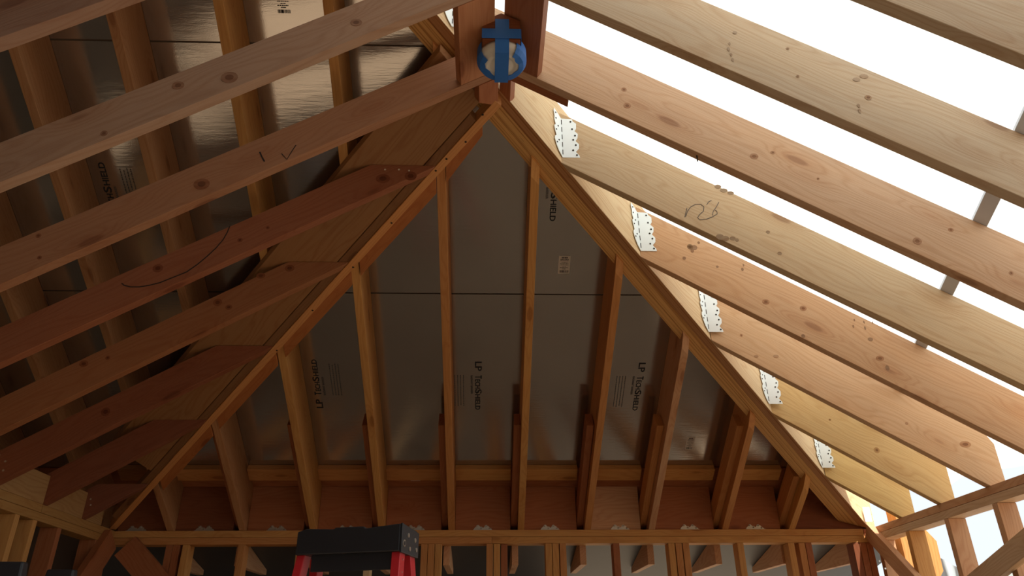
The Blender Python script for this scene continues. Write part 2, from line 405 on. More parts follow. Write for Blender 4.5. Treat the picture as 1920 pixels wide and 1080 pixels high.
stud(86.2, 87.7, D, D+3.5, REDW, 'right corner post: stud on the corner of the far wall', SG)
RG = 'studs of the right wall'
for i, (yy, l, c) in enumerate([(174.9, 'at the corner behind the falling brace, with bright nail holes', TAN), (161.8, 'second from the corner, beside the draped tarp', YEL), (146.7, 'third from the corner, standing against the sky', TAN), (131.2, 'fourth from the corner, crossed by the rising brace', TAN),
     (115.2, 'fifth from the corner', TAN), (99.2, 'sixth from the corner', TAN), (83.2, 'seventh from the corner', TAN), (67.2, 'eighth from the corner', TAN), (51.2, 'ninth from the corner', TAN), (35.2, 'tenth from the corner', TAN)]):
    s = stud(W, W+3.5, yy, yy+1.5, c, 'right wall stud, '+l, RG)
    if i == 0:
        for q in ((1649, 1052), (1660, 1066)):
            disc('nail', ray_hit(q[0], q[1], (0, 1, 0), 174.9-.03), (0, -1, 0), .2, NAIL, s)
LG = 'studs of the left wall'
for i, (yy, l, c) in enumerate([(177.0, 'in the corner behind the falling brace', REDW), (172.2, 'half hidden by the corner brace', REDW), (156.2, 'third from the corner', REDW), (147.2, 'fourth from the corner, pale', YEL), (141.4, 'fifth from the corner, pale', YEL), (125.2, 'sixth from the corner', TAN),
     (109.2, 'seventh from the corner', TAN), (93.2, 'eighth from the corner', TAN), (77.2, 'ninth from the corner', TAN), (61.2, 'tenth from the corner', TAN)]):
    stud(-W-3.5, -W, min(yy-1.5, D-1.6), min(yy, D-.1), c, 'left wall stud, '+l, LG)

# ------------------------------------------------------------------ diagonal braces nailed to the studs
def brace(pa, pb, pl, thick, wid, c, label):
    """board from pa to pb (centre line), lying in plane pl ('x' or 'y'), thickness towards the room"""
    a, b = Vector(pa), Vector(pb); d = (b-a).normalized(); n = Vector(thick)
    s = d.cross(n).normalized()*wid/2
    f = [a-s, a+s, b+s, b-s]
    o = solid('diagonal_brace', [tuple(q) for q in f], [tuple(q+n) for q in f], d, WOOD, c); tag(o, label, 'brace'); return o
brace((-W+.02, 175.6, 26.0), (-W+.02, 142, -14.5), 'x', (1.5, 0, 0), 5.5, REDW, 'reddish diagonal brace falling from the left corner along the left wall')
brace((-84.2, D-.02, 24.8), (-42, D-.02, -13.5), 'y', (0, -1.5, 0), 5.5, REDW, 'reddish diagonal brace falling right from the left corner across the far wall')
brace((W-.02, 177.5, 27.6), (W-.02, 140.0, -4), 'x', (-1.5, 0, 0), 3.5, TAN, 'brown diagonal brace falling from the right corner along the right wall')
brace((W-.02, 118.4, 19.6), (W-.02, 147, 11.3), 'x', (-1.5, 0, 0), 3.6, PALE, 'pale diagonal brace rising toward the lower right of the picture')

# ------------------------------------------------------------------ far roof rafters (J): continuous from the far wall up to the right hip
jdev = {5: (.15, .14), 6: (0, .3), 7: (.2, -.1), 4: (.2, 0), 3: (.1, .25), 2: (0, .1), 1: (.4, -.3), 8: (-1.0, -1.0), 9: (0, .4), 10: (.9, .3)}
jcol = {4: YEL, 5: GOLD, 6: YEL, 7: GOLD, 8: TAN, 9: GOLD, 10: YEL, 3: YEL, 2: YEL, 1: GOLD, 0: TAN}
HV = 9.25*SL
jw = ['first', 'second', 'third', 'fourth', 'fifth', 'sixth', 'seventh', 'eighth', 'ninth', 'tenth']
for i in range(-9, 11):
    x = JX+16*(i-1); dt, db = jdev.get(i, (0, 0)); xt, xb = x+dt, x+db
    ytop = (xt if i < 8 else xb)+A0+7.45 - (2.6 if i >= 5 else 0)
    xa = lambda yy: xb + (xt-xb)*min(1, (D-yy)/60)
    yt2 = ytop
    def pl(off):
        prof = [(yt2+off*1.0, zf(yt2+off)), (D, H), (D, H+.0)]
        ys_ = yt2+off
        rise = .9 if i >= 5 else 0
        return [(xa(ys_)+off, ys_, zf(ys_)+rise), (xa(ys_+2.2)+off, ys_+2.2, zf(ys_+2.2)+.01), (xa(D)+off, D+.05, H+.02), (xa(D)+off, D+3.5, H+.02), (xa(D)+off, D+3.5, zf(D+3.5)+HV), (xa(ys_)+off, ys_, zf(ys_)+HV)]
    o = solid('roof_rafter', pl(0), pl(1.5), (0, 1, -t), WOOD, (jcol.get(i, TAN) if i > 2 else hexc('b98a62')))
    if i >= 1: lab = 'far roof rafter on the far wall plate, %s counted from the left corner' % jw[i-1]
    else: lab = 'rafter behind the left ceiling rafters, %s to the left of the left room corner' % jw[-i]
    tag(o, lab, 'rafter', 'far roof rafters')
# short sistered pieces at the left side of the rafters
for i in range(2, 11):
    x = JX+16*(i-1)+jdev.get(i, (0, 0))[1]; x1 = x-.06; x0 = x1-1.5
    ys_ = 153.5
    if x0 - ys_ > -A0-8: ys_ = x0+A0+9
    f = lambda xx: [(xx, ys_, zf(ys_)+2.6), (xx, D+3.4, zf(D+3.4)+2.6), (xx, D+3.4, zf(D+3.4)+7.0), (xx, ys_+2.2, zf(ys_+2.2)+7.2)]
    o = solid('sistered_block', f(x0), f(x1), (0, 1, -t), WOOD, REDW if i < 8 else GOLD); tag(o, 'short square-ended 2x4 nailed to the left of the %s far rafter' % jw[i-1], 'block', 'short pieces beside the far rafters')
# red blocks standing on the plate, bays between rafters; flat blocks under the sheathing; clips
bayc = [DEEP, DEEP, REDW, REDW, REDW, REDW, REDW, TAN, REDW, REDW, DEEP]
for i in range(0, 11):
    xa_ = (JX+16*(i-1)+1.55+jdev.get(i, (0, 0))[1]) if i >= 1 else -W+.05
    xb_ = JX+16*i+jdev.get(i+1, (0, 0))[1]-.05 if i < 10 else W-1
    if i >= 1: xb_ -= 1.62 if i < 10 else 0
    if i < 10: pass
    nm = ('bay %d from the left corner' % (i+1)) if False else '%s bay from the left corner' % (jw+['eleventh'])[i]
    f = lambda yy, top: [(xa_, yy, H+.02), (xb_, yy, H+.02), (xb_, yy, zs(yy)-.1), (xa_, yy, zs(yy)-.1)]
    b = solid('rafter_blocking', f(D+.9, 0), f(D+2.4, 0), (1, 0, 0), WOOD, bayc[i]); tag(b, 'upright red-brown board standing on the far plate, %s' % nm, 'blocking', 'upright blocking on the far plate')
    if i < 10:
        f = lambda yy, dz: (yy, zs(yy)-.05+dz)
        ya, yb = 173.3, 176.4
        n = Vector((0, -t, -1)).normalized()*1.5
        P = [(xa_, ya, zs(ya)-.05), (xb_, ya, zs(ya)-.05), (xb_, yb, zs(yb)-.05), (xa_, yb, zs(yb)-.05)]
        k = solid('flat_blocking', P, shift(P, n), (1, 0, 0), WOOD, YEL if i > 4 else GOLD); tag(k, 'flat yellow-brown 2x4 tight under the sheathing, %s' % nm, 'blocking', 'flat blocks at the sheathing edge')
_tag = box('lumber_tag', -20.9, -18.6, D-1.15, D-1.05, H+11.05, H+12.35, PAPER, bevel=0)
tag(_tag, 'tiny pale F tag on the eave boards above the far plate', 'sticker')
_tag.matrix_world = _tag.matrix_world
def tie(x, i):
    e = empty('framing_clip', (x, D+.88, H))
    tag(e, 'small galvanised clip with four nails on the far plate, %s from the left' % (jw+['eleventh'])[i], 'framing clip', 'framing clips along the far plate')
    bm = bmesh.new(); prof = [(-2.3, 0), (2.3, 0), (2.0, .45), (1.7, .5), (1.5, .85), (1.2, 1.0), (.9, 1.25), (.55, 1.15), (.4, .8), (.1, .55), (-.2, .85), (-.5, .8), (-.7, .95), (-1.0, 1.25), (-1.35, 1.2), (-1.6, .8), (-1.95, .5)]
    a = [bm.verts.new(Vector((x+u, D+.86, H+v+.02))*S) for u, v in prof]; b = [bm.verts.new(q.co+Vector((0, -.08, 0))*S) for q in a]
    bm.faces.new(a); bm.faces.new(b[::-1])
    for k in range(len(a)): bm.faces.new((a[k], a[(k+1) % len(a)], b[(k+1) % len(a)], b[k]))
    # the leg of the clip lying on the plate
    q = [bm.verts.new(Vector(v)*S) for v in ((x-2.2, D+.15, H+.02), (x+2.2, D+.15, H+.02), (x+2.2, D+.86, H+.02), (x-2.2, D+.86, H+.02), (x-2.2, D+.15, H+.1), (x+2.2, D+.15, H+.1), (x+2.2, D+.86, H+.1), (x-2.2, D+.86, H+.1))]
    for f in ((0, 1, 2, 3), (7, 6, 5, 4), (0, 4, 5, 1), (1, 5, 6, 2), (2, 6, 7, 3), (3, 7, 4, 0)): bm.faces.new([q[j] for j in f])
    meshobj('clip_plate', bm, ZINCD, e)
    for u, v in ((-1.3, .95), (-.35, .5), (.85, .95), (1.6, .45)):
        disc('nail', (x+u, D+.75, H+v), (0, -1, .35), .17, NAIL, e, h=.18)
for i, px in enumerate((258, 385, 520, 651, 779, 905, 1031, 1162, 1292, 1415)):
    q = ray_hit(px, 988, (0, 1, 0), D+.9); tie(q.x, i)

# ------------------------------------------------------------------ right hip: three plies of laminated veneer
HD = 12.6
hip = empty('hip_beam', (W, D, H)); tag(hip, 'long three-ply laminated hip beam rising from the right corner past the ridge', 'hip beam')
def zh(s): return H+t*s                             # s = run measured along x from the corner
ends = 268.0
for k in range(3):
    o0, o1 = -2.475*k-.02, -2.475*(k+1)+.02         # offsets of x-y; ply side faces
    def face(o, drop=0):
        # point on hip with run s: x = W - s + o/2, y = D - s - o/2
        g = lambda s, h: (W-s+o/2, D-s-o/2, zh(s)+h)
        return [g(-3.5-o/2 if k == 0 else -3.4, .02 + (t*3.4)), g(0+abs(o)/2, .0), g(ends, 0), g(ends, HD), g(-3.4, HD)] if False else [g(abs(o)/2+.1, 0), g(ends, 0), g(ends, HD), g(-3.0+abs(o)/2*0, HD), g(-3.0, t*3.0+.05)]
    c = [hexc('b8885c'), hexc('dfb274'), hexc('dfb274')][k]
    solid('hip_ply', face(o0), face(o1), (1, 1, -t), LVL, c, hip, bevel=.05)
# pale veneer skin on the room side of the hip (its side face looks quite different from the striped underside)
def hipside(o, th):
    g = lambda s, h, oo: (W-s+oo/2, D-s-oo/2, zh(s)+h)
    return [g(.3, .05, o), g(ends, .05, o), g(ends, HD-.05, o), g(-2.8, HD-.05, o), g(-2.8, t*2.8+.3, o)]
_s = solid('side_veneer', hipside(.0, 0), hipside(.12, 0), (1, 1, -t), PLY, CREAM, hip, bevel=0); _s['label'] = 'pale smooth side face'

# ------------------------------------------------------------------ right rafters
rdev = {-2: (-.5, -.1), -1: (-.2, 0), 0: (.05, -.1), 1: (.7, 0), 2: (0, .05), 3: (-.6, .4), 4: (-.8, .5), 5: (-.8, 0)}
rcol = {-2: hexc('d0bfa9'), -1: hexc('d4bfa6'), 0: hexc('d8b698'), 1: hexc('d4bc9a'), 2: hexc('d9b08a'), 3: hexc('dcb892'), 4: hexc('dcbc86'), 5: hexc('dabb80')}
rname = {-2: 'topmost of the right rafters in view, cut by the top of the picture', -1: 'second right rafter from the top, crossing the whole upper right', 0: 'third right rafter from the top, beginning at the taped cover', 1: 'right rafter with pencilled figures and grey smudges near its hip end',
         2: 'right rafter with brown speckled stains, second below the ridge', 3: 'right rafter meeting the hip at the third connector', 4: 'second shortest of the right rafters, short tail over the plate', 5: 'shortest right rafter, just above the right corner'}
XE = W+3.2
Rr = {}
for k in range(-5, 6):
    yy = Y0+16*k; dt, db = rdev.get(k, (0, 0))
    yx = lambda x: yy + dt + (db-dt)*max(0, x)/W
    def face(off):
        xh = (yy+off)-A0 + .15
        if xh < -90: xh = -90
        P = [(xh, zr(xh)), (W, H+.02), (XE, H+.02), (XE, H+.02+7.6), (XE-1.1, zr(XE-1.1)+HV), (xh, zr(xh)+HV)]
        return [(x, yx(x)+off, z) for x, z in P]
    o = solid('roof_rafter', face(0), face(1.5), (1, 0, -t), WOOD, rcol.get(k, PALE))
    tag(o, rname.get(k, 'right rafter behind the viewer, %s beyond the picture top' % jw[-k-3] if k < -2 else ''), 'rafter', 'right roof rafters'); Rr[k] = o
# scab behind the third rafter's lower edge
f = lambda yy: [(-1.3, yy, zr(-1.3)+.02), (8.9, yy, zr(8.9)+.02), (8.9, yy, zr(8.9)+6), (-1.3, yy, zr(-1.3)+6)]
o = solid('scab_block', f(Y0+1.6), f(Y0+3.1), (1, 0, -t), WOOD, REDW); tag(o, 'short dark scab nailed behind the ridge end of the third right rafter', 'block')

# ------------------------------------------------------------------ left ceiling rafters
ldev = {-2: (-.4, .5), -1: (-.3, .9), 0: (0, 0), 1: (.2, -.8), 2: (-.3, .3), 3: (.1, -.4), 4: (-.6, .3), 5: (.3, -.4)}
lcol = {-2: hexc('a88672'), -1: hexc('b4937c'), 0: hexc('a87a5c'), 1: hexc('985f42'), 2: hexc('9e6844'), 3: hexc('8e5438'), 4: hexc('885038'), 5: hexc('84503c')}
lname = {-2: 'topmost left ceiling rafter, only its lower half in the upper left corner', -1: 'greyish left ceiling rafter crossing the whole upper left', 0: 'left ceiling rafter ending under the taped cover', 1: 'reddish left rafter with a long curved scribe line',
         2: 'left jack rafter with two big knots near the hip', 3: 'left jack rafter with dense red grain, third below the ridge', 4: 'short dark red jack rafter near the left corner', 5: 'shortest jack rafter, deepest in the left corner'}
Lr = {}; LV = 5.5*SL
for k in range(-5, 6):
    yy = Y0+16*k; dt, db = ldev.get(k, (0, 0))
    def face(off):
        ya = yy+off
        yx = lambda x: yy+off + dt + (db-dt)*max(0, -x)/W
        if ya < A0-2:
            x1 = -LV/(2*t)
            P = [(-.05, zl(-.05)), (-W, H+.02), (-W-3.4, H+.02), (-W-3.4, zl(-W-3.4)+LV), (x1, zl(x1)+LV)]
        else:
            xe = -(ya-A0) - 3.2                     # meets the hip strip
            zc = zf(ya)-1.75                        # cut level under the flat hip boards
            x1 = (zc-LV-H)/t - W
            P = [(xe, zl(xe)), (-W, H+.02), (-W-3.4, H+.02)]
            if x1 > -W-3.4: P += [(-W-3.4, zl(-W-3.4)+LV), (x1, zc), (xe, zc)]
            else: P += [(-W-3.4, zc), (xe-.5, zc), (xe, zc)]
        return [(x, yx(x), z) for x, z in P]
    o = solid('ceiling_rafter', face(0), face(1.5), (1, 0, t), WOOD, lcol.get(k, TAN))
    tag(o, lname.get(k, 'left ceiling rafter behind the viewer, %s beyond the picture top' % jw[-k-3] if k < -2 else ''), 'rafter', 'left ceiling rafters'); Lr[k] = o

# ------------------------------------------------------------------ left hip: edge strip, flat boards above it, blocks beside it
def hl(s, o):                                       # corner run s, offset o of x+y
    return (-W+s+o/2, D-s+o/2)
def zhip(s): return H+t*s
f = lambda o: [hl(1.5, o)+(zhip(1.5)-.95,), hl(W-.5, o)+(zhip(W-.5)-.95,), hl(W-.5, o)+(zhip(W-.5)+1.2,), hl(1.5, o)+(zhip(1.5)+1.2,)]
strip = solid('hip_edge_strip', f(-3.1), f(-1.0), (1, -1, t), WOOD, tint(GOLD, (1.05, 1.02, 1.0))); tag(strip, 'long narrow strip forming the lower edge of the left hip', 'hip board')
def flatb(name, o0, o1, s0, s1, h, c, label, mat=WOOD):
    def cor(o, s): x, yy = hl(s, o); return (x, yy, zf(yy)+h)
    P = [cor(o0, s0), cor(o1, s0 if False else s0), cor(o1, s1), cor(o0, s1)]
    b = solid(name, P, shift(P, (0, 0, 1.5)), (1, -1, t), mat, c); tag(b, label, 'hip board'); return b
flatb('flat_hip_board', -5.0, -3.2, 4, W-3.5, -1.7, hexc('8c6340'), 'narrow brown board lying between the hip strip and the wide flat board')
flatb('flat_hip_board', -17.9, -5.2, 16, W-1.5, -1.7, hexc('a0744c'), 'wide smooth brown board lying flat along the left hip', PLY)
for i in range(1, 7):                               # blocks on the far side of the strip, one per bay
    x0 = JX+16*(i-1)+1.62+jdev.get(i, (0, 0))[0]; x1 = JX+16*i-.1+jdev.get(i+1, (0, 0))[0]
    if i == 5: x1 = -4.0
    if i == 6: break
    def cor(x, o): yy = A0-x+o; return (x, yy, zf(yy)-.3)
    P = [cor(x0, -.95), cor(x1, -.95), cor(x1, 2.2 if i < 5 else 1.0), cor(x0, 2.2)]
    b = solid('hip_blocking', P, shift(P, (0, 0, 1.5)), (1, -1, t), WOOD, hexc('b4713f')); tag(b, 'knotty red-brown block beside the left hip strip, %s bay from the corner' % jw[i-1], 'blocking', 'blocks along the left hip')

# blocks standing on the left plate between rafters
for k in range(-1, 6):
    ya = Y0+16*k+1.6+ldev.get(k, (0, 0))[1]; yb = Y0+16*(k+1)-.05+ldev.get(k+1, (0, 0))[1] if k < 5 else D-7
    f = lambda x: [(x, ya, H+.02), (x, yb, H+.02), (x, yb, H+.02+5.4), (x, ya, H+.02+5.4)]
    b = solid('rafter_blocking', f(-W-.05), f(-W-1.55), (0, 1, 0), PLY, hexc('b08a5c')); tag(b, 'pale upright block on the left plate, %s from the left corner' % jw[5-k], 'blocking', 'blocks on the left plate')  # block colour lowered to imitate the dim left side

# ------------------------------------------------------------------ blocks at the ridge
def ridgeblock(x0, x1, y0, y1, side, c, label, y1b=None):
    z = zl if side < 0 else zr; x0s = -1 if side < 0 else 1
    dz = 0.0
    n = Vector((-t, 0, 1)).normalized()*1.5 if side < 0 else Vector((t, 0, 1)).normalized()*1.5
    y1b = y1b or y1
    P = [(x0, y0, z(x0)), (x1, y0, z(x1)), (x1, y1b, z(x1)), (x0, y1, z(x0))]
    o = solid('ridge_block', P, shift(P, n), (0, 1, 0), WOOD, c); tag(o, label, 'blocking'); return o
ridgeblock(-7.1, -2.25, 68.7, 83.25, -1, hexc('bd8460'), 'wide reddish block left of the taped cover, between two left rafters')
ridgeblock(-.95, 4.15, 68.7, 83.3, 1, hexc('a06c52'), 'wide dark brown block right of the taped cover, between two right rafters')
ridgeblock(-4.5, -1.55, 84.95, 88.7, -1, REDW, 'short block piece left of the gap below the taped cover', 91.3)
ridgeblock(-1.3, .35, 86.5, 93.6, 1, REDW, 'short block piece right of the gap below the taped cover', 91.6)

# ------------------------------------------------------------------ taped cover on its wooden mount
cv = empty('taped_ceiling_fitting', (-1.35, 78, 76)); tag(cv, 'round white ceiling fitting on a wooden mount, wrapped in blue masking tape', 'ceiling fitting')
cx_ = -1.35
def pent(yy, w, b, mar=0): return [(cx_-w, yy, b), (cx_+w, yy, b), (cx_+w, yy, zr(cx_+w)-.1 if False else 79.0), (cx_, yy, 80.5), (cx_-w, yy, 79.0)]
solid('wooden_mount', pent(73.6, 2.6, 75.55), pent(80.2, 2.6, 75.55), (1, 0, 0), WOOD, DEEP, cv)
# white dome: lathe
bm = bmesh.new(); prof = [(0, -1.75), (1.2, -1.72), (1.55, -1.5), (1.75, -1.5), (2.0, -1.68), (2.45, -1.55), (2.6, -1.25), (2.85, -1.2), (3.15, -.9), (3.3, -.4), (3.3, 0), (0, 0)]
C0 = Vector((cx_+.1, 77.0, 75.5)); nseg = 48; rings = []
for r_, z_ in prof:
    rings.append([bm.verts.new((C0+Vector((r_*math.cos(2*math.pi*i/nseg), r_*math.sin(2*math.pi*i/nseg), z_)))*S) for i in range(nseg)] if r_ > 0 else [bm.verts.new((C0+Vector((0, 0, z_)))*S)])
for a, b in zip(rings, rings[1:]):
    for i in range(nseg):
        j = (i+1) % nseg
        if len(a) == 1: bm.faces.new((a[0], b[i], b[j]))
        elif len(b) == 1: bm.faces.new((a[i], a[j], b[0]))
        else: bm.faces.new((a[i], a[j], b[j], b[i]))
meshobj('round_cover', bm, PLASTIC, cv, smooth=True)
def tapeq(quads, name='tape_strip'):
    bm = bmesh.new()
    for q, n in quads:
        n = Vector(n).normalized()*.035
        a = [bm.verts.new(Vector(v)*S) for v in q]; b = [bm.verts.new((Vector(v)+n)*S) for v in q]
        bm.faces.new(a[::-1]); bm.faces.new(b)
        for i in range(len(a)): bm.faces.new((a[i], a[(i+1) % len(a)], b[(i+1) % len(a)], b[i]))
    return meshobj(name, bm, TAPE, cv)
TW = .95; yb0 = 73.55; xa_, xb_ = cx_-TW+.1, cx_+TW+.1
tapeq([([(xa_, yb0-.06, 75.3), (xb_, yb0-.06, 75.3), (xb_, yb0-.06, 79.2), (xa_, yb0-.06, 79.2)], (0, -1, 0)),
       ([(xa_, yb0-.1, 75.35), (xa_, 74.3, 73.75), (xb_, 74.3, 73.75), (xb_, yb0-.1, 75.35)], (0, -1, -1)),
       ([(xa_, 74.3, 73.75), (xa_, 79.9, 73.72), (xb_, 79.9, 73.72), (xb_, 74.3, 73.75)], (0, 0, -1)),
       ([(xa_, 79.9, 73.72), (xa_, 80.6, 75.4), (xb_, 80.6, 75.4), (xb_, 79.9, 73.72)], (0, 1, -1))])
tapeq([([(cx_-2.65, yb0-.14, 75.55), (cx_+2.65, yb0-.14, 75.55), (cx_+2.65, yb0-.14, 77.3), (cx_-2.65, yb0-.14, 77.3)], (0, -1, 0)),
       ([(cx_+2.68, yb0-.1, 75.55), (cx_+2.68, yb0-.1, 77.3), (cx_+2.68, yb0+3, 77.3), (cx_+2.68, yb0+3, 75.55)], (1, 0, 0))])
# band around the far half and right side of the dome
bm = bmesh.new(); prev = None; rnd = random.Random(2)
angs = [math.radians(a) for a in range(-55, 216, 10)]
for n_, a in enumerate(angs):
    ri = 1.95 + rnd.uniform(-.15, .15) + (.35 if a < .3 or a > 2.9 else 0); d = Vector((math.cos(a), math.sin(a), 0)); ro = 3.42
    row = [bm.verts.new((C0+d*ri+Vector((0, 0, -1.75)))*S), bm.verts.new((C0+d*3.0+Vector((0, 0, -1.45)))*S), bm.verts.new((C0+d*ro+Vector((0, 0, -.75)))*S), bm.verts.new((C0+d*(ro-.02)+Vector((0, 0, 1.0)))*S)]
    if prev:
        for i in range(3): bm.faces.new((prev[i], prev[i+1], row[i+1], row[i]))
    prev = row
o = meshobj('tape_band', bm, TAPE, cv); sm = o.modifiers.new('thickness', 'SOLIDIFY'); sm.thickness = .03*S; sm.offset = 1

# ------------------------------------------------------------------ angle connectors where right rafters meet the hip
def connector(k, label, low=1.2, h=9.0, x_extra=0):
    yy = Y0+16*k + rdev.get(k, (0, 0))[0]; xh = yy-A0+.22-x_extra; yy -= x_extra
    zb = zr(xh)+low
    e = empty('angle_connector', (xh, yy, zb)); tag(e, label, 'metal connector', 'galvanised angle connectors on the right hip')
    def leg(P3, n):
        bm = bmesh.new(); a = [bm.verts.new(v*S) for v in P3]; nn = Vector(n).normalized()*.09*S; b = [bm.verts.new(v.co+nn) for v in a]
        bm.faces.new(a[::-1]); bm.faces.new(b)
        for i in range(len(a)): bm.faces.new((a[i], a[(i+1) % len(a)], b[(i+1) % len(a)], b[i]))
        return bm
    sc = h/9.0
    # right leg on the rafter face (normal -y), scalloped outer edge
    pr = [(0, 0), (3.0, 0), (2.9, .45), (2.35, 1.2), (2.9, 1.9), (2.95, 2.8), (2.4, 3.5), (2.75, 4.1), (2.85, 5.0), (2.3, 5.6), (2.6, 6.1), (2.65, 7.2), (2.1, 7.7), (2.0, 8.2), (0, 8.3)]
    P3 = [Vector((xh+u, yy-.03, zb+v*sc)) for u, v in pr]
    meshobj('rafter_leg', leg(P3, (0, -1, 0)), ZINC, e)
    # hip leg on the diagonal side face
    d = Vector((-1, -1, 0))/math.sqrt(2); n = Vector((1, -1, 0))/math.sqrt(2)
    pr2 = [(0, 0), (.9, .55), (1.5, 1.3), (1.9, 2.3), (1.75, 2.9), (1.4, 3.4), (1.75, 4.2), (1.9, 5.0), (1.5, 5.6), (1.8, 6.4), (1.7, 7.2), (1.9, 8.2), (1.75, 8.9), (0, 8.3)]
    P3 = [Vector((xh, yy-.04, zb+v*sc)) + d*u + n*.05 + Vector((0, 0, u*.42*1)) for u, v in pr2]
    meshobj('hip_leg', leg(P3, n), ZINC, e)
    for j in range(5):                               # slots along the bend
        z0 = zb+(.6+j*1.6)*sc
        bm = bmesh.new(); q = [Vector((xh+a, yy-.15, z0+b*sc)) for a, b in ((.04, 0), (.2, 0), (.2, 1.0), (.04, 1.0))]
        bm.faces.new([bm.verts.new(v*S) for v in q]); r2 = bmesh.ops.extrude_face_region(bm, geom=bm.faces[:]); bmesh.ops.translate(bm, vec=(0, -.02*S, 0), verts=[v for v in r2['geom'] if isinstance(v, bmesh.types.BMVert)])
        meshobj('bend_slot', bm, DARKHOLE, e)
    for u, v in ((2.5, .5), (1.9, 1.5), (2.4, 2.6), (2.0, 3.7), (2.35, 4.6), (1.9, 6.0), (1.7, 7.6)):
        disc('nail_head', (xh+u, yy-.12, zb+v*sc), (0, -1, 0), .16, DARKHOLE, e, h=.08, n=8)
    for u, v in ((1.3, 2.0), (.8, 2.9), (1.4, 4.6), (.9, 5.8), (1.4, 7.0), (1.4, 8.2)):
        q = Vector((xh, yy-.04, zb+v*sc))+d*u+n*.13+Vector((0, 0, u*.42)); disc('nail_head', q, n, .15, DARKHOLE, e, h=.06, n=8)
connector(0, 'connector half hidden behind the left ridge block, top left of the taped cover', x_extra=1.5, low=.9)
connector(1, 'scalloped angle connector nearest the ridge, right of the taped cover')
connector(2, 'second scalloped angle connector down the right hip')
connector(3, 'third scalloped angle connector down the right hip')
connector(4, 'fourth scalloped angle connector down the right hip')
connector(5, 'fifth and lowest full angle connector on the right hip', h=7.6)
e = box('framing_clip', 85.9, 87.6, 176.1, 176.2, H+1.2, H+4.6, ZINC, bevel=0); tag(e, 'small bright metal clip in the sunlit right corner', 'framing clip')

# ------------------------------------------------------------------ grey bar lying across the tops of the right rafters
bx = lambda yy: 63.1+.2416*(yy-83.4)
def barf(yy):
    x = bx(yy); n = Vector((t, 0, 1)).normalized(); u = Vector((1, 0, -t)).normalized(); b = Vector((x, yy, zr(x)+HV+.04))
    return [tuple(b), tuple(b+u*2.0), tuple(b+u*2.0+n*3.0), tuple(b+n*3.0)]
o = solid('tarp_support_bar', barf(40), barf(150), (.24, 1, -.14), STEELP); tag(o, 'grey bar lying across the tops of the right rafters against the sky', 'support bar')

# ------------------------------------------------------------------ outside: porch roof beyond the far wall, pieces at the right corner, hanging tarp
P = [(-W-90, D+3.6, H-1.2), (W+60, D+3.6, H-1.2), (W+60, D+90, H-1.2-.2*86), (-W-90, D+90, H-1.2-.2*86)]
for j, (a, b) in enumerate(((-150, -60), (-60, 10), (10, 60), (60, W+13))):
    P = [(a, D+3.6, H-1.0), (b, D+3.6, H-1.0), (b, D+60, H-1.0-.2*56.4), (a, D+60, H-1.0-.2*56.4)]
    o = solid('porch_roof_panel', P, shift(P, (0, 0, .5)), (1, 0, 0), PALEFOIL, bevel=0)
    tag(o, 'grey porch roof panel seen between the far studs, %s' % ('at the left corner', 'left of centre', 'right of centre', 'beside the right corner')[j], 'roof panel', 'porch roof panels')
for i in range(1, 12):
    x = JX+16*(i-1)-1.0
    f = lambda xx: [(xx, D+3.7, H-7.3), (xx, D+26, H-1.2-.2*22.4-1.2), (xx, D+26, H-1.15-.2*22.4), (xx, D+3.7, H-1.1)]
    o = solid('porch_rafter', f(x), f(x+1.5), (0, 1, -.05), WOOD, TAN); tag(o, 'tapered porch rafter beyond the far wall, %s from the left' % (jw+['eleventh'])[i-1], 'rafter', 'porch rafters beyond the far wall')
_f = lambda yy: [(93.0, yy, 14), (97.5, yy, 14), (101.2, yy, 18.5), (101.4, yy, 25), (98, yy, 29.5), (93, yy, 33)]
o = solid('outside_beam_end', _f(D-3), _f(D+.8), (0, 0, 1), PLY, YEL); tag(o, 'pale notched beam end outside the right corner, beside the tarp', 'beam')
bm = bmesh.new(); nx, nz = 60, 14; rows = []
for i in range(nx+1):
    yy = 150+(300-150)*i/nx; k = 0
    rows.append([bm.verts.new(Vector((W+46+6*math.sin(yy*.18)*j/nz+3.2*k*math.sin(yy*.9+j*.5)*(j/nz)-34*k*k*(.35+.65*j/nz), yy+4*k*math.sin(j*.4), 22-2*math.sin(yy*.05)-(22-FLOOR)*j/nz))*S) for j in range(nz+1)])
for a, b in zip(rows, rows[1:]):
    for j in range(nz): bm.faces.new((a[j], b[j], b[j+1], a[j+1]))
o = meshobj('hanging_tarp', bm, TARP, smooth=True); tag(o, 'pale bluish tarp hanging outside the right wall', 'tarp')

bm = bmesh.new(); rows = []
for i in range(41):
    a = i/40; row = []
    for j in range(17):
        b = j/16; fold = math.sin(a*26+b*2.2)*(.5+1.6*b)+.8*math.sin(a*55+b*5)*b
        row.append(bm.verts.new(Vector((102+3*b+a*(16+13*b)+fold*.5, 190-6*a+fold*1.3, 27-a*11-b*(27-FLOOR-a*11)))*S))
    rows.append(row)
for a, b in zip(rows, rows[1:]):
    for j in range(16): bm.faces.new((a[j], b[j], b[j+1], a[j+1]))
o = meshobj('draped_tarp', bm, TARPG, smooth=True); tag(o, 'folded grey-blue tarp drape hanging past the beam end at the lower right', 'tarp')
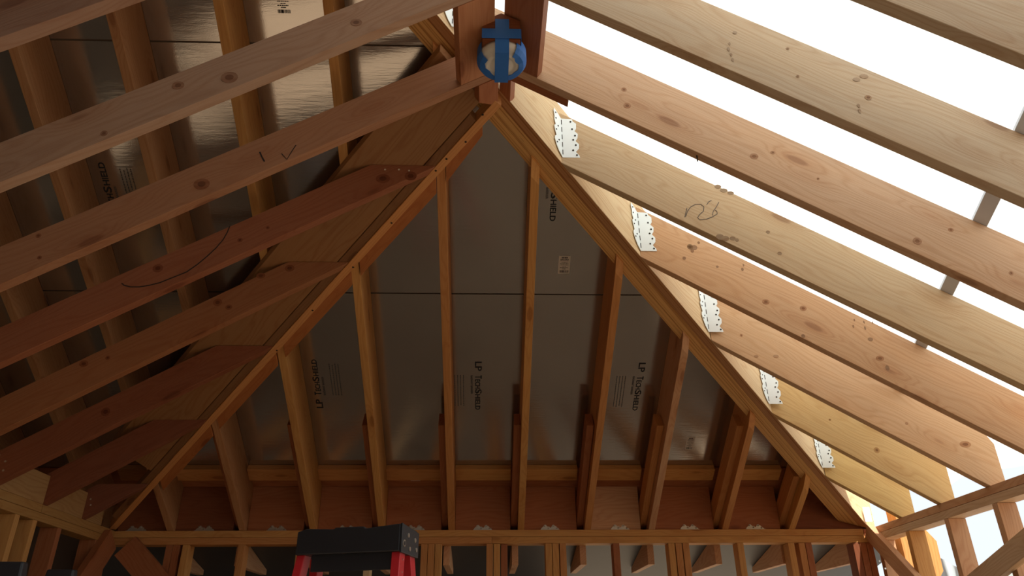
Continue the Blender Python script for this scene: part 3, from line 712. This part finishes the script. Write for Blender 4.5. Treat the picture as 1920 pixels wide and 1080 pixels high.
# translucent tarp stretched over the open right slope, resting on the grey bar
bm = bmesh.new(); nx, ny = 46, 60; g = {}
for i in range(nx+1):
    for j in range(ny+1):
        yy = 30+(D-6-30)*j/ny; xl = max(-A0, yy-A0-7); x = xl+(W+14-xl)*i/nx
        g[i, j] = bm.verts.new(Vector((x, yy, zr(x)+HV+3.6+1.6*math.sin(yy*.09+x*.03)**2+.5*math.sin(x*.31+yy*.13)))*S)
for i in range(nx):
    for j in range(ny):
        c_ = g[i, j].co/S
        if c_.x > W-7 and c_.y > D-15: continue
        bm.faces.new((g[i, j], g[i+1, j], g[i+1, j+1], g[i, j+1]))
o = meshobj('roof_tarp', bm, TARP, smooth=True); tag(o, 'bright white translucent tarp stretched above the open right rafters', 'tarp')

# ------------------------------------------------------------------ red stepladder
def ladder():
    e = empty('stepladder', (-19, 105, FLOOR)); tag(e, 'red fibreglass stepladder with a black cap, standing at the bottom centre', 'ladder')
    th = math.radians(-14); u = Vector((math.cos(th), math.sin(th), 0)); v = Vector((-math.sin(th), math.cos(th), 0))
    c0 = Vector((-19.4, 100, 14.0)); U = Vector((0, 0, 1))
    hw = 6.9; hd = 3.2
    def P(a, b, c): return tuple(c0+u*a+v*b+U*c)
    # cap: stepped black top
    top = [P(-hw, -hd, 1.4), P(-hw+1.2, -hd, 1.75), P(-2, -hd, 1.55), P(-1.8, -hd, 1.75), P(2.0, -hd, 1.75), P(2.3, -hd, 1.5), P(hw, -hd, 1.9)]
    prof = top + [P(hw, -hd, -1.4), P(-hw, -hd, -1.4)]
    back = [tuple(Vector(q)+v*2*hd) for q in prof]
    solid('top_cap', prof, back, u, BLACKP, parent=e, bevel=.15)
    solid('cap_side', [P(hw, -hd, -1.5), P(hw, hd, -1.5), P(hw, hd, 1.6), P(hw, -hd, 1.95)], [P(hw+.25, -hd, -1.5), P(hw+.25, hd, -1.5), P(hw+.25, hd, 1.6), P(hw+.25, -hd, 1.95)], v, BLACKP, parent=e, bevel=.05)
    for b, c in ((-1.0, .75), (1.6, .5), (-.3, -.8), (2.2, -.6)):
        disc('rivet', P(hw+.25, b, c), u, .28, NAIL, e, h=.12)
    o = disc('rivet_ring', P(hw+.25, -2.3, -.35), u, .42, NAIL, e, h=.08, n=16); disc('rivet', P(hw+.33, -2.3, -.35), u, .26, BLACKP, e, h=.04)
    solid('spreader_panel', [P(-hw+2.0, -hd+.6, -3.4), P(hw-1, -hd+.6, -3.4), P(hw-1, -hd+.6, -1.3), P(-hw+2.0, -hd+.6, -1.3)], [P(-hw+2.0, -hd+.9, -3.4), P(hw-1, -hd+.9, -3.4), P(hw-1, -hd+.9, -1.3), P(-hw+2.0, -hd+.9, -1.3)], u, BLACKP, parent=e, bevel=.05)
    Lg = c0.z-FLOOR
    for sx in (-1, 1):
        for sy, spread in ((-1, -17), (1, 17)):
            a0 = sx*(hw-.6); b0 = sy*(hd-1.4)
            def q(a, b, c): return P(a, b, c)
            ex = sx*4.5
            A = [q(a0-.55, b0-.9, -1.2), q(a0+.55, b0-.9, -1.2), q(a0+.55, b0+.9, -1.2), q(a0-.55, b0+.9, -1.2)]
            B = [q(a0+ex-.55, b0+spread-.9, -Lg), q(a0+ex+.55, b0+spread-.9, -Lg), q(a0+ex+.55, b0+spread+.9, -Lg), q(a0+ex-.55, b0+spread+.9, -Lg)]
            solid('leg', A, B, Vector(B[0])-Vector(A[0]), REDFG, parent=e, bevel=.08)
    for s in range(1, 6):
        k = s*12.0/Lg; a = hw-.6+4.5*k-.5; b = -(hd-1.4)-17*k
        solid('tread', [P(-a, b-.9, -12*s), P(a, b-.9, -12*s), P(a, b+1.6, -12*s), P(-a, b+1.6, -12*s)], [P(-a, b-.9, -12*s-.7), P(a, b-.9, -12*s-.7), P(a, b+1.6, -12*s-.7), P(-a, b+1.6, -12*s-.7)], u, NAIL, parent=e, bevel=.05)
        if s < 5:
            b2 = (hd-1.4)+17*k; solid('rear_brace', [P(-a, b2-.4, -12*s), P(a, b2-.4, -12*s), P(a, b2+.4, -12*s), P(-a, b2+.4, -12*s)], [P(-a, b2-.4, -12*s-.8), P(a, b2-.4, -12*s-.8), P(a, b2+.4, -12*s-.8), P(-a, b2+.4, -12*s-.8)], u, NAIL, parent=e, bevel=.05)
    for b, c in ((-1.7, -2.2), (-1.9, -3.7), (-2.1, -5.0)): disc('rivet', P(hw-.05+.05+.1*(-c)*.2, b-.25+.0, c), -v, .13, NAIL, e, h=.1)
ladder()
# blue extension ladder leaning in the lower left corner
def ladder2():
    e = empty('extension_ladder', (-60, 88, FLOOR)); tag(e, 'dark blue ladder with black rail caps in the lower left corner', 'ladder')
    tops = [Vector((-53.2, 84.5, 10.0)), Vector((-54.2, 97.0, 10.6))]
    lean = Vector((-10, 3, 0))
    d = (tops[1]-tops[0]).normalized(); n = d.cross(Vector((0, 0, 1))).normalized()
    for i, T in enumerate(tops):
        B = Vector((T.x, T.y, FLOOR))-lean*-1.0
        def sec(c): return [tuple(c-n*1.5-d*.6), tuple(c+n*1.5-d*.6), tuple(c+n*1.5+d*.6), tuple(c-n*1.5+d*.6)]
        solid('rail', sec(T), sec(B), (0, 0, 1), BLUEFG, parent=e, bevel=.06)
        def sec2(c, g): return [tuple(c-n*(1.7+g)-d*(.8+g)), tuple(c+n*(1.7+g)-d*(.8+g)), tuple(c+n*(1.7+g)+d*(.8+g)), tuple(c-n*(1.7+g)+d*(.8+g))]
        solid('rail_cap', sec2(T-Vector((0, 0, 1.6)), 0), sec2(T+Vector((0, 0, .25)), -.15), (0, 0, 1), BLACKP, parent=e, bevel=.2)
    for s in range(1, 7):
        k = s*12/(10-FLOOR); a = tops[0]+(lean)*k-Vector((0, 0, 12*s)); b = tops[1]+lean*k-Vector((0, 0, 12*s+.6))
        solid('rung', [tuple(a+Vector(q)) for q in ((-.6, 0, -.6), (.6, 0, -.6), (.6, 0, .6), (-.6, 0, .6))], [tuple(b+Vector(q)) for q in ((-.6, 0, -.6), (.6, 0, -.6), (.6, 0, .6), (-.6, 0, .6))], d, NAIL, parent=e, bevel=.1)
ladder2()

# ------------------------------------------------------------------ pencil marks, nails, big knots drawn where they stand on their boards
def onface(k, pts, right=True):
    yy = Y0+16*k; dv = (rdev if right else ldev).get(k, (0, 0))
    # face plane: y = yy + dt + (db-dt)*|x|/W
    sl = (dv[1]-dv[0])/W*(1 if right else -1)
    out = [ray_hit(a, b, (-sl, 1, 0), yy+dv[0]-.02) for a, b in pts]; return out
def mark(k, pts, right, w=.12, mat=PENCIL): ribbon('pencil_mark', onface(k, pts, right), (0, -1, 0), w, mat, (Rr if right else Lr)[k])
mark(1, [(1286, 406), (1289, 396), (1295, 388), (1304, 383), (1314, 383), (1320, 388), (1319, 396), (1312, 402), (1308, 408), (1312, 412), (1324, 411), (1335, 407), (1345, 401), (1344, 396), (1341, 394)], True, .09)
mark(1, [(1336, 404), (1337, 397), (1343, 388), (1348, 379)], True, .09)
mark(1, [(1325, 384), (1329, 378), (1334, 376)], True, .09)
mark(1, [(1284, 407), (1288, 390)], True, .09)
mark(1, [(431, 424), (426, 436), (418, 450), (405, 465), (388, 481), (370, 496), (350, 510), (325, 520), (300, 530), (280, 535), (262, 538), (245, 538), (233, 535), (228, 531)], False, .16, DARKHOLE)
mark(0, [(487, 285), (491, 294), (496, 303)], False, .2, DARKHOLE)
mark(0, [(528, 288), (538, 299), (547, 284), (555, 272)], False, .12, DARKHOLE)
def dots(k, pts, right, r=.22, mat=DARKHOLE, sx=1.0, nm='nail_hole'):
    for c in onface(k, pts, right): disc(nm, c, (0, -1, 0), r, mat, (Rr if right else Lr)[k], h=.03, sx=sx, n=10)
dots(1, [(722, 318), (748, 318), (767, 320)], False, .17, NAIL)
dots(5, [(170, 936), (170, 947)], False, .2, NAIL); dots(3, [(10, 865), (6, 882)], False, .2, NAIL)
KNOT = wood_mat('knot_wood', ring=1.6, knots=False)
def knots(k, pts, right):
    par = (Rr if right else Lr)[k]; base = par.color
    for (a, b, r_, sx) in pts:
        c = onface(k, [(a, b)], right)[0]
        disc('knot', c, (0, -1, 0), r_, KNOT, par, h=.015, sx=sx, n=14, color=(base[0]*.70, base[1]*.58, base[2]*.50))
        disc('knot', c+Vector((0, -.015, 0)), (0, -1, 0), r_*.5, KNOT, par, h=.012, sx=sx, n=12, color=(base[0]*.42, base[1]*.30, base[2]*.22))
knots(1, [(1720, 452, .55, 1.1), (1783, 431, .28, 1.3)] if False else [(1294, 463, .5, 1)], True)
knots(0, [(1720, 452, .55, 1.1), (1783, 431, .3, 1.3), (1414, 293, .5, 1.2), (1449, 286, .3, 1.2), (1534, 335, .2, 1), (1170, 168, .4, 1), (1176, 198, .5, 1.1), (1896, 512, .3, 1)], True)
knots(-1, [(1477, 91, .2, 1), (1496, 143, .2, 1), (1628, 183, .35, 1.2)], True)
knots(2, [(1436, 566, .5, 1.3), (1506, 578, .5, 1.2), (1650, 672, .5, 1.4)], True)
knots(3, [(1390, 629, .3, 1), (1810, 833, .6, 1.8), (1670, 673, .01, 1)], True)
knots(4, [(1644, 844, .6, 1), (1556, 787, .25, 1)], True)
knots(-1, [(430, 145, .85, 1.2), (334, 160, .6, 1.2), (195, 250, .4, 1), (668, 42, .6, 1.2)], False)
knots(0, [(378, 345, .9, 1.2), (72, 442, .35, 1), (74, 483, .3, 1)], False)
knots(1, [(296, 503, .7, 1.1), (450, 450, .4, 1), (502, 427, .3, 1), (718, 335, .9, 1.3), (770, 330, .9, 1.1)], False)
knots(2, [(408, 567, .7, 1.1), (429, 576, .5, 1.2), (543, 503, .7, 1.2), (489, 517, .6, 1.3), (157, 682, .6, 1.2), (202, 671, .4, 1)], False)
knots(3, [(198, 772, .8, 1), (80, 748, .7, 1.4)], False)
STAIN = [(2, [(1302, 464, .55, 1.0), (1298, 470, .4, .8), (1310, 455, .3, .8), (1283, 484, .35, .9), (1345, 500, .25, 1), (1392, 505, .35, .7), (1394, 497, .3, .5), (1602, 600, .25, .5), (1620, 604, .3, .4), (1622, 615, .35, .5), (1632, 636, .35, 1.3), (1636, 605, .25, .4), (1506, 630, .35, 1), (1600, 612, .3, .5), (1664, 690, .5, .7)], .52),
 (1, [(1350, 444, .55, 1.2), (1360, 447, .5, 1.3), (1374, 447, .4, 1.2), (1382, 450, .3, 1), (1346, 350, .4, 1.4), (1357, 357, .4, 1.6), (1370, 362, .35, 1.6), (1440, 435, .3, 1.1), (1462, 475, .3, 1.2)], .55),
 (-1, [(1368, 82, .25, .5), (1366, 92, .35, .5), (1371, 102, .3, .5), (1374, 112, .3, .5), (1610, 198, .3, .6), (1612, 208, .35, .5), (1378, 61, .25, 1.2), (1620, 143, .35, 1.6), (1606, 149, .3, 1.6)], .72),
 (3, [(1418, 668, .3, 1.5), (1455, 668, .35, 1.6), (1700, 794, .3, 1)], .75)]
for k, pts, dk in STAIN:
    par = Rr[k]; base = par.color
    for (a, b, r_, sx) in pts: disc('stain', onface(k, [(a, b)], True)[0], (0, -1, 0), r_, KNOT, par, h=.012, sx=sx, n=9, color=(base[0]*dk, base[1]*dk*.93, base[2]*dk*.9))
c = ray_hit(1307, 296, (0, 1, 0), Y0+.7)
nl = box('bent_nail', c.x-.07, c.x+.07, Y0+.6, Y0+.75, zr(c.x)-1.0, zr(c.x)+.2, DARKHOLE, bevel=0, parent=Rr[0])
# scribble on the strip's far block, nail holes along the hip strip
for q in ((905, 215), (873, 266), (837, 298), (817, 320), (734, 418), (586, 582), (519, 657), (662, 501)):
    c = ray_hit(q[0], q[1], (-t/2, t/2, 1), H+t/2*(W+D)-.98); disc('nail_hole', c, (t/2, -t/2, -1), .2, DARKHOLE, strip, h=.03, n=8, ax=(1, 0, 0))
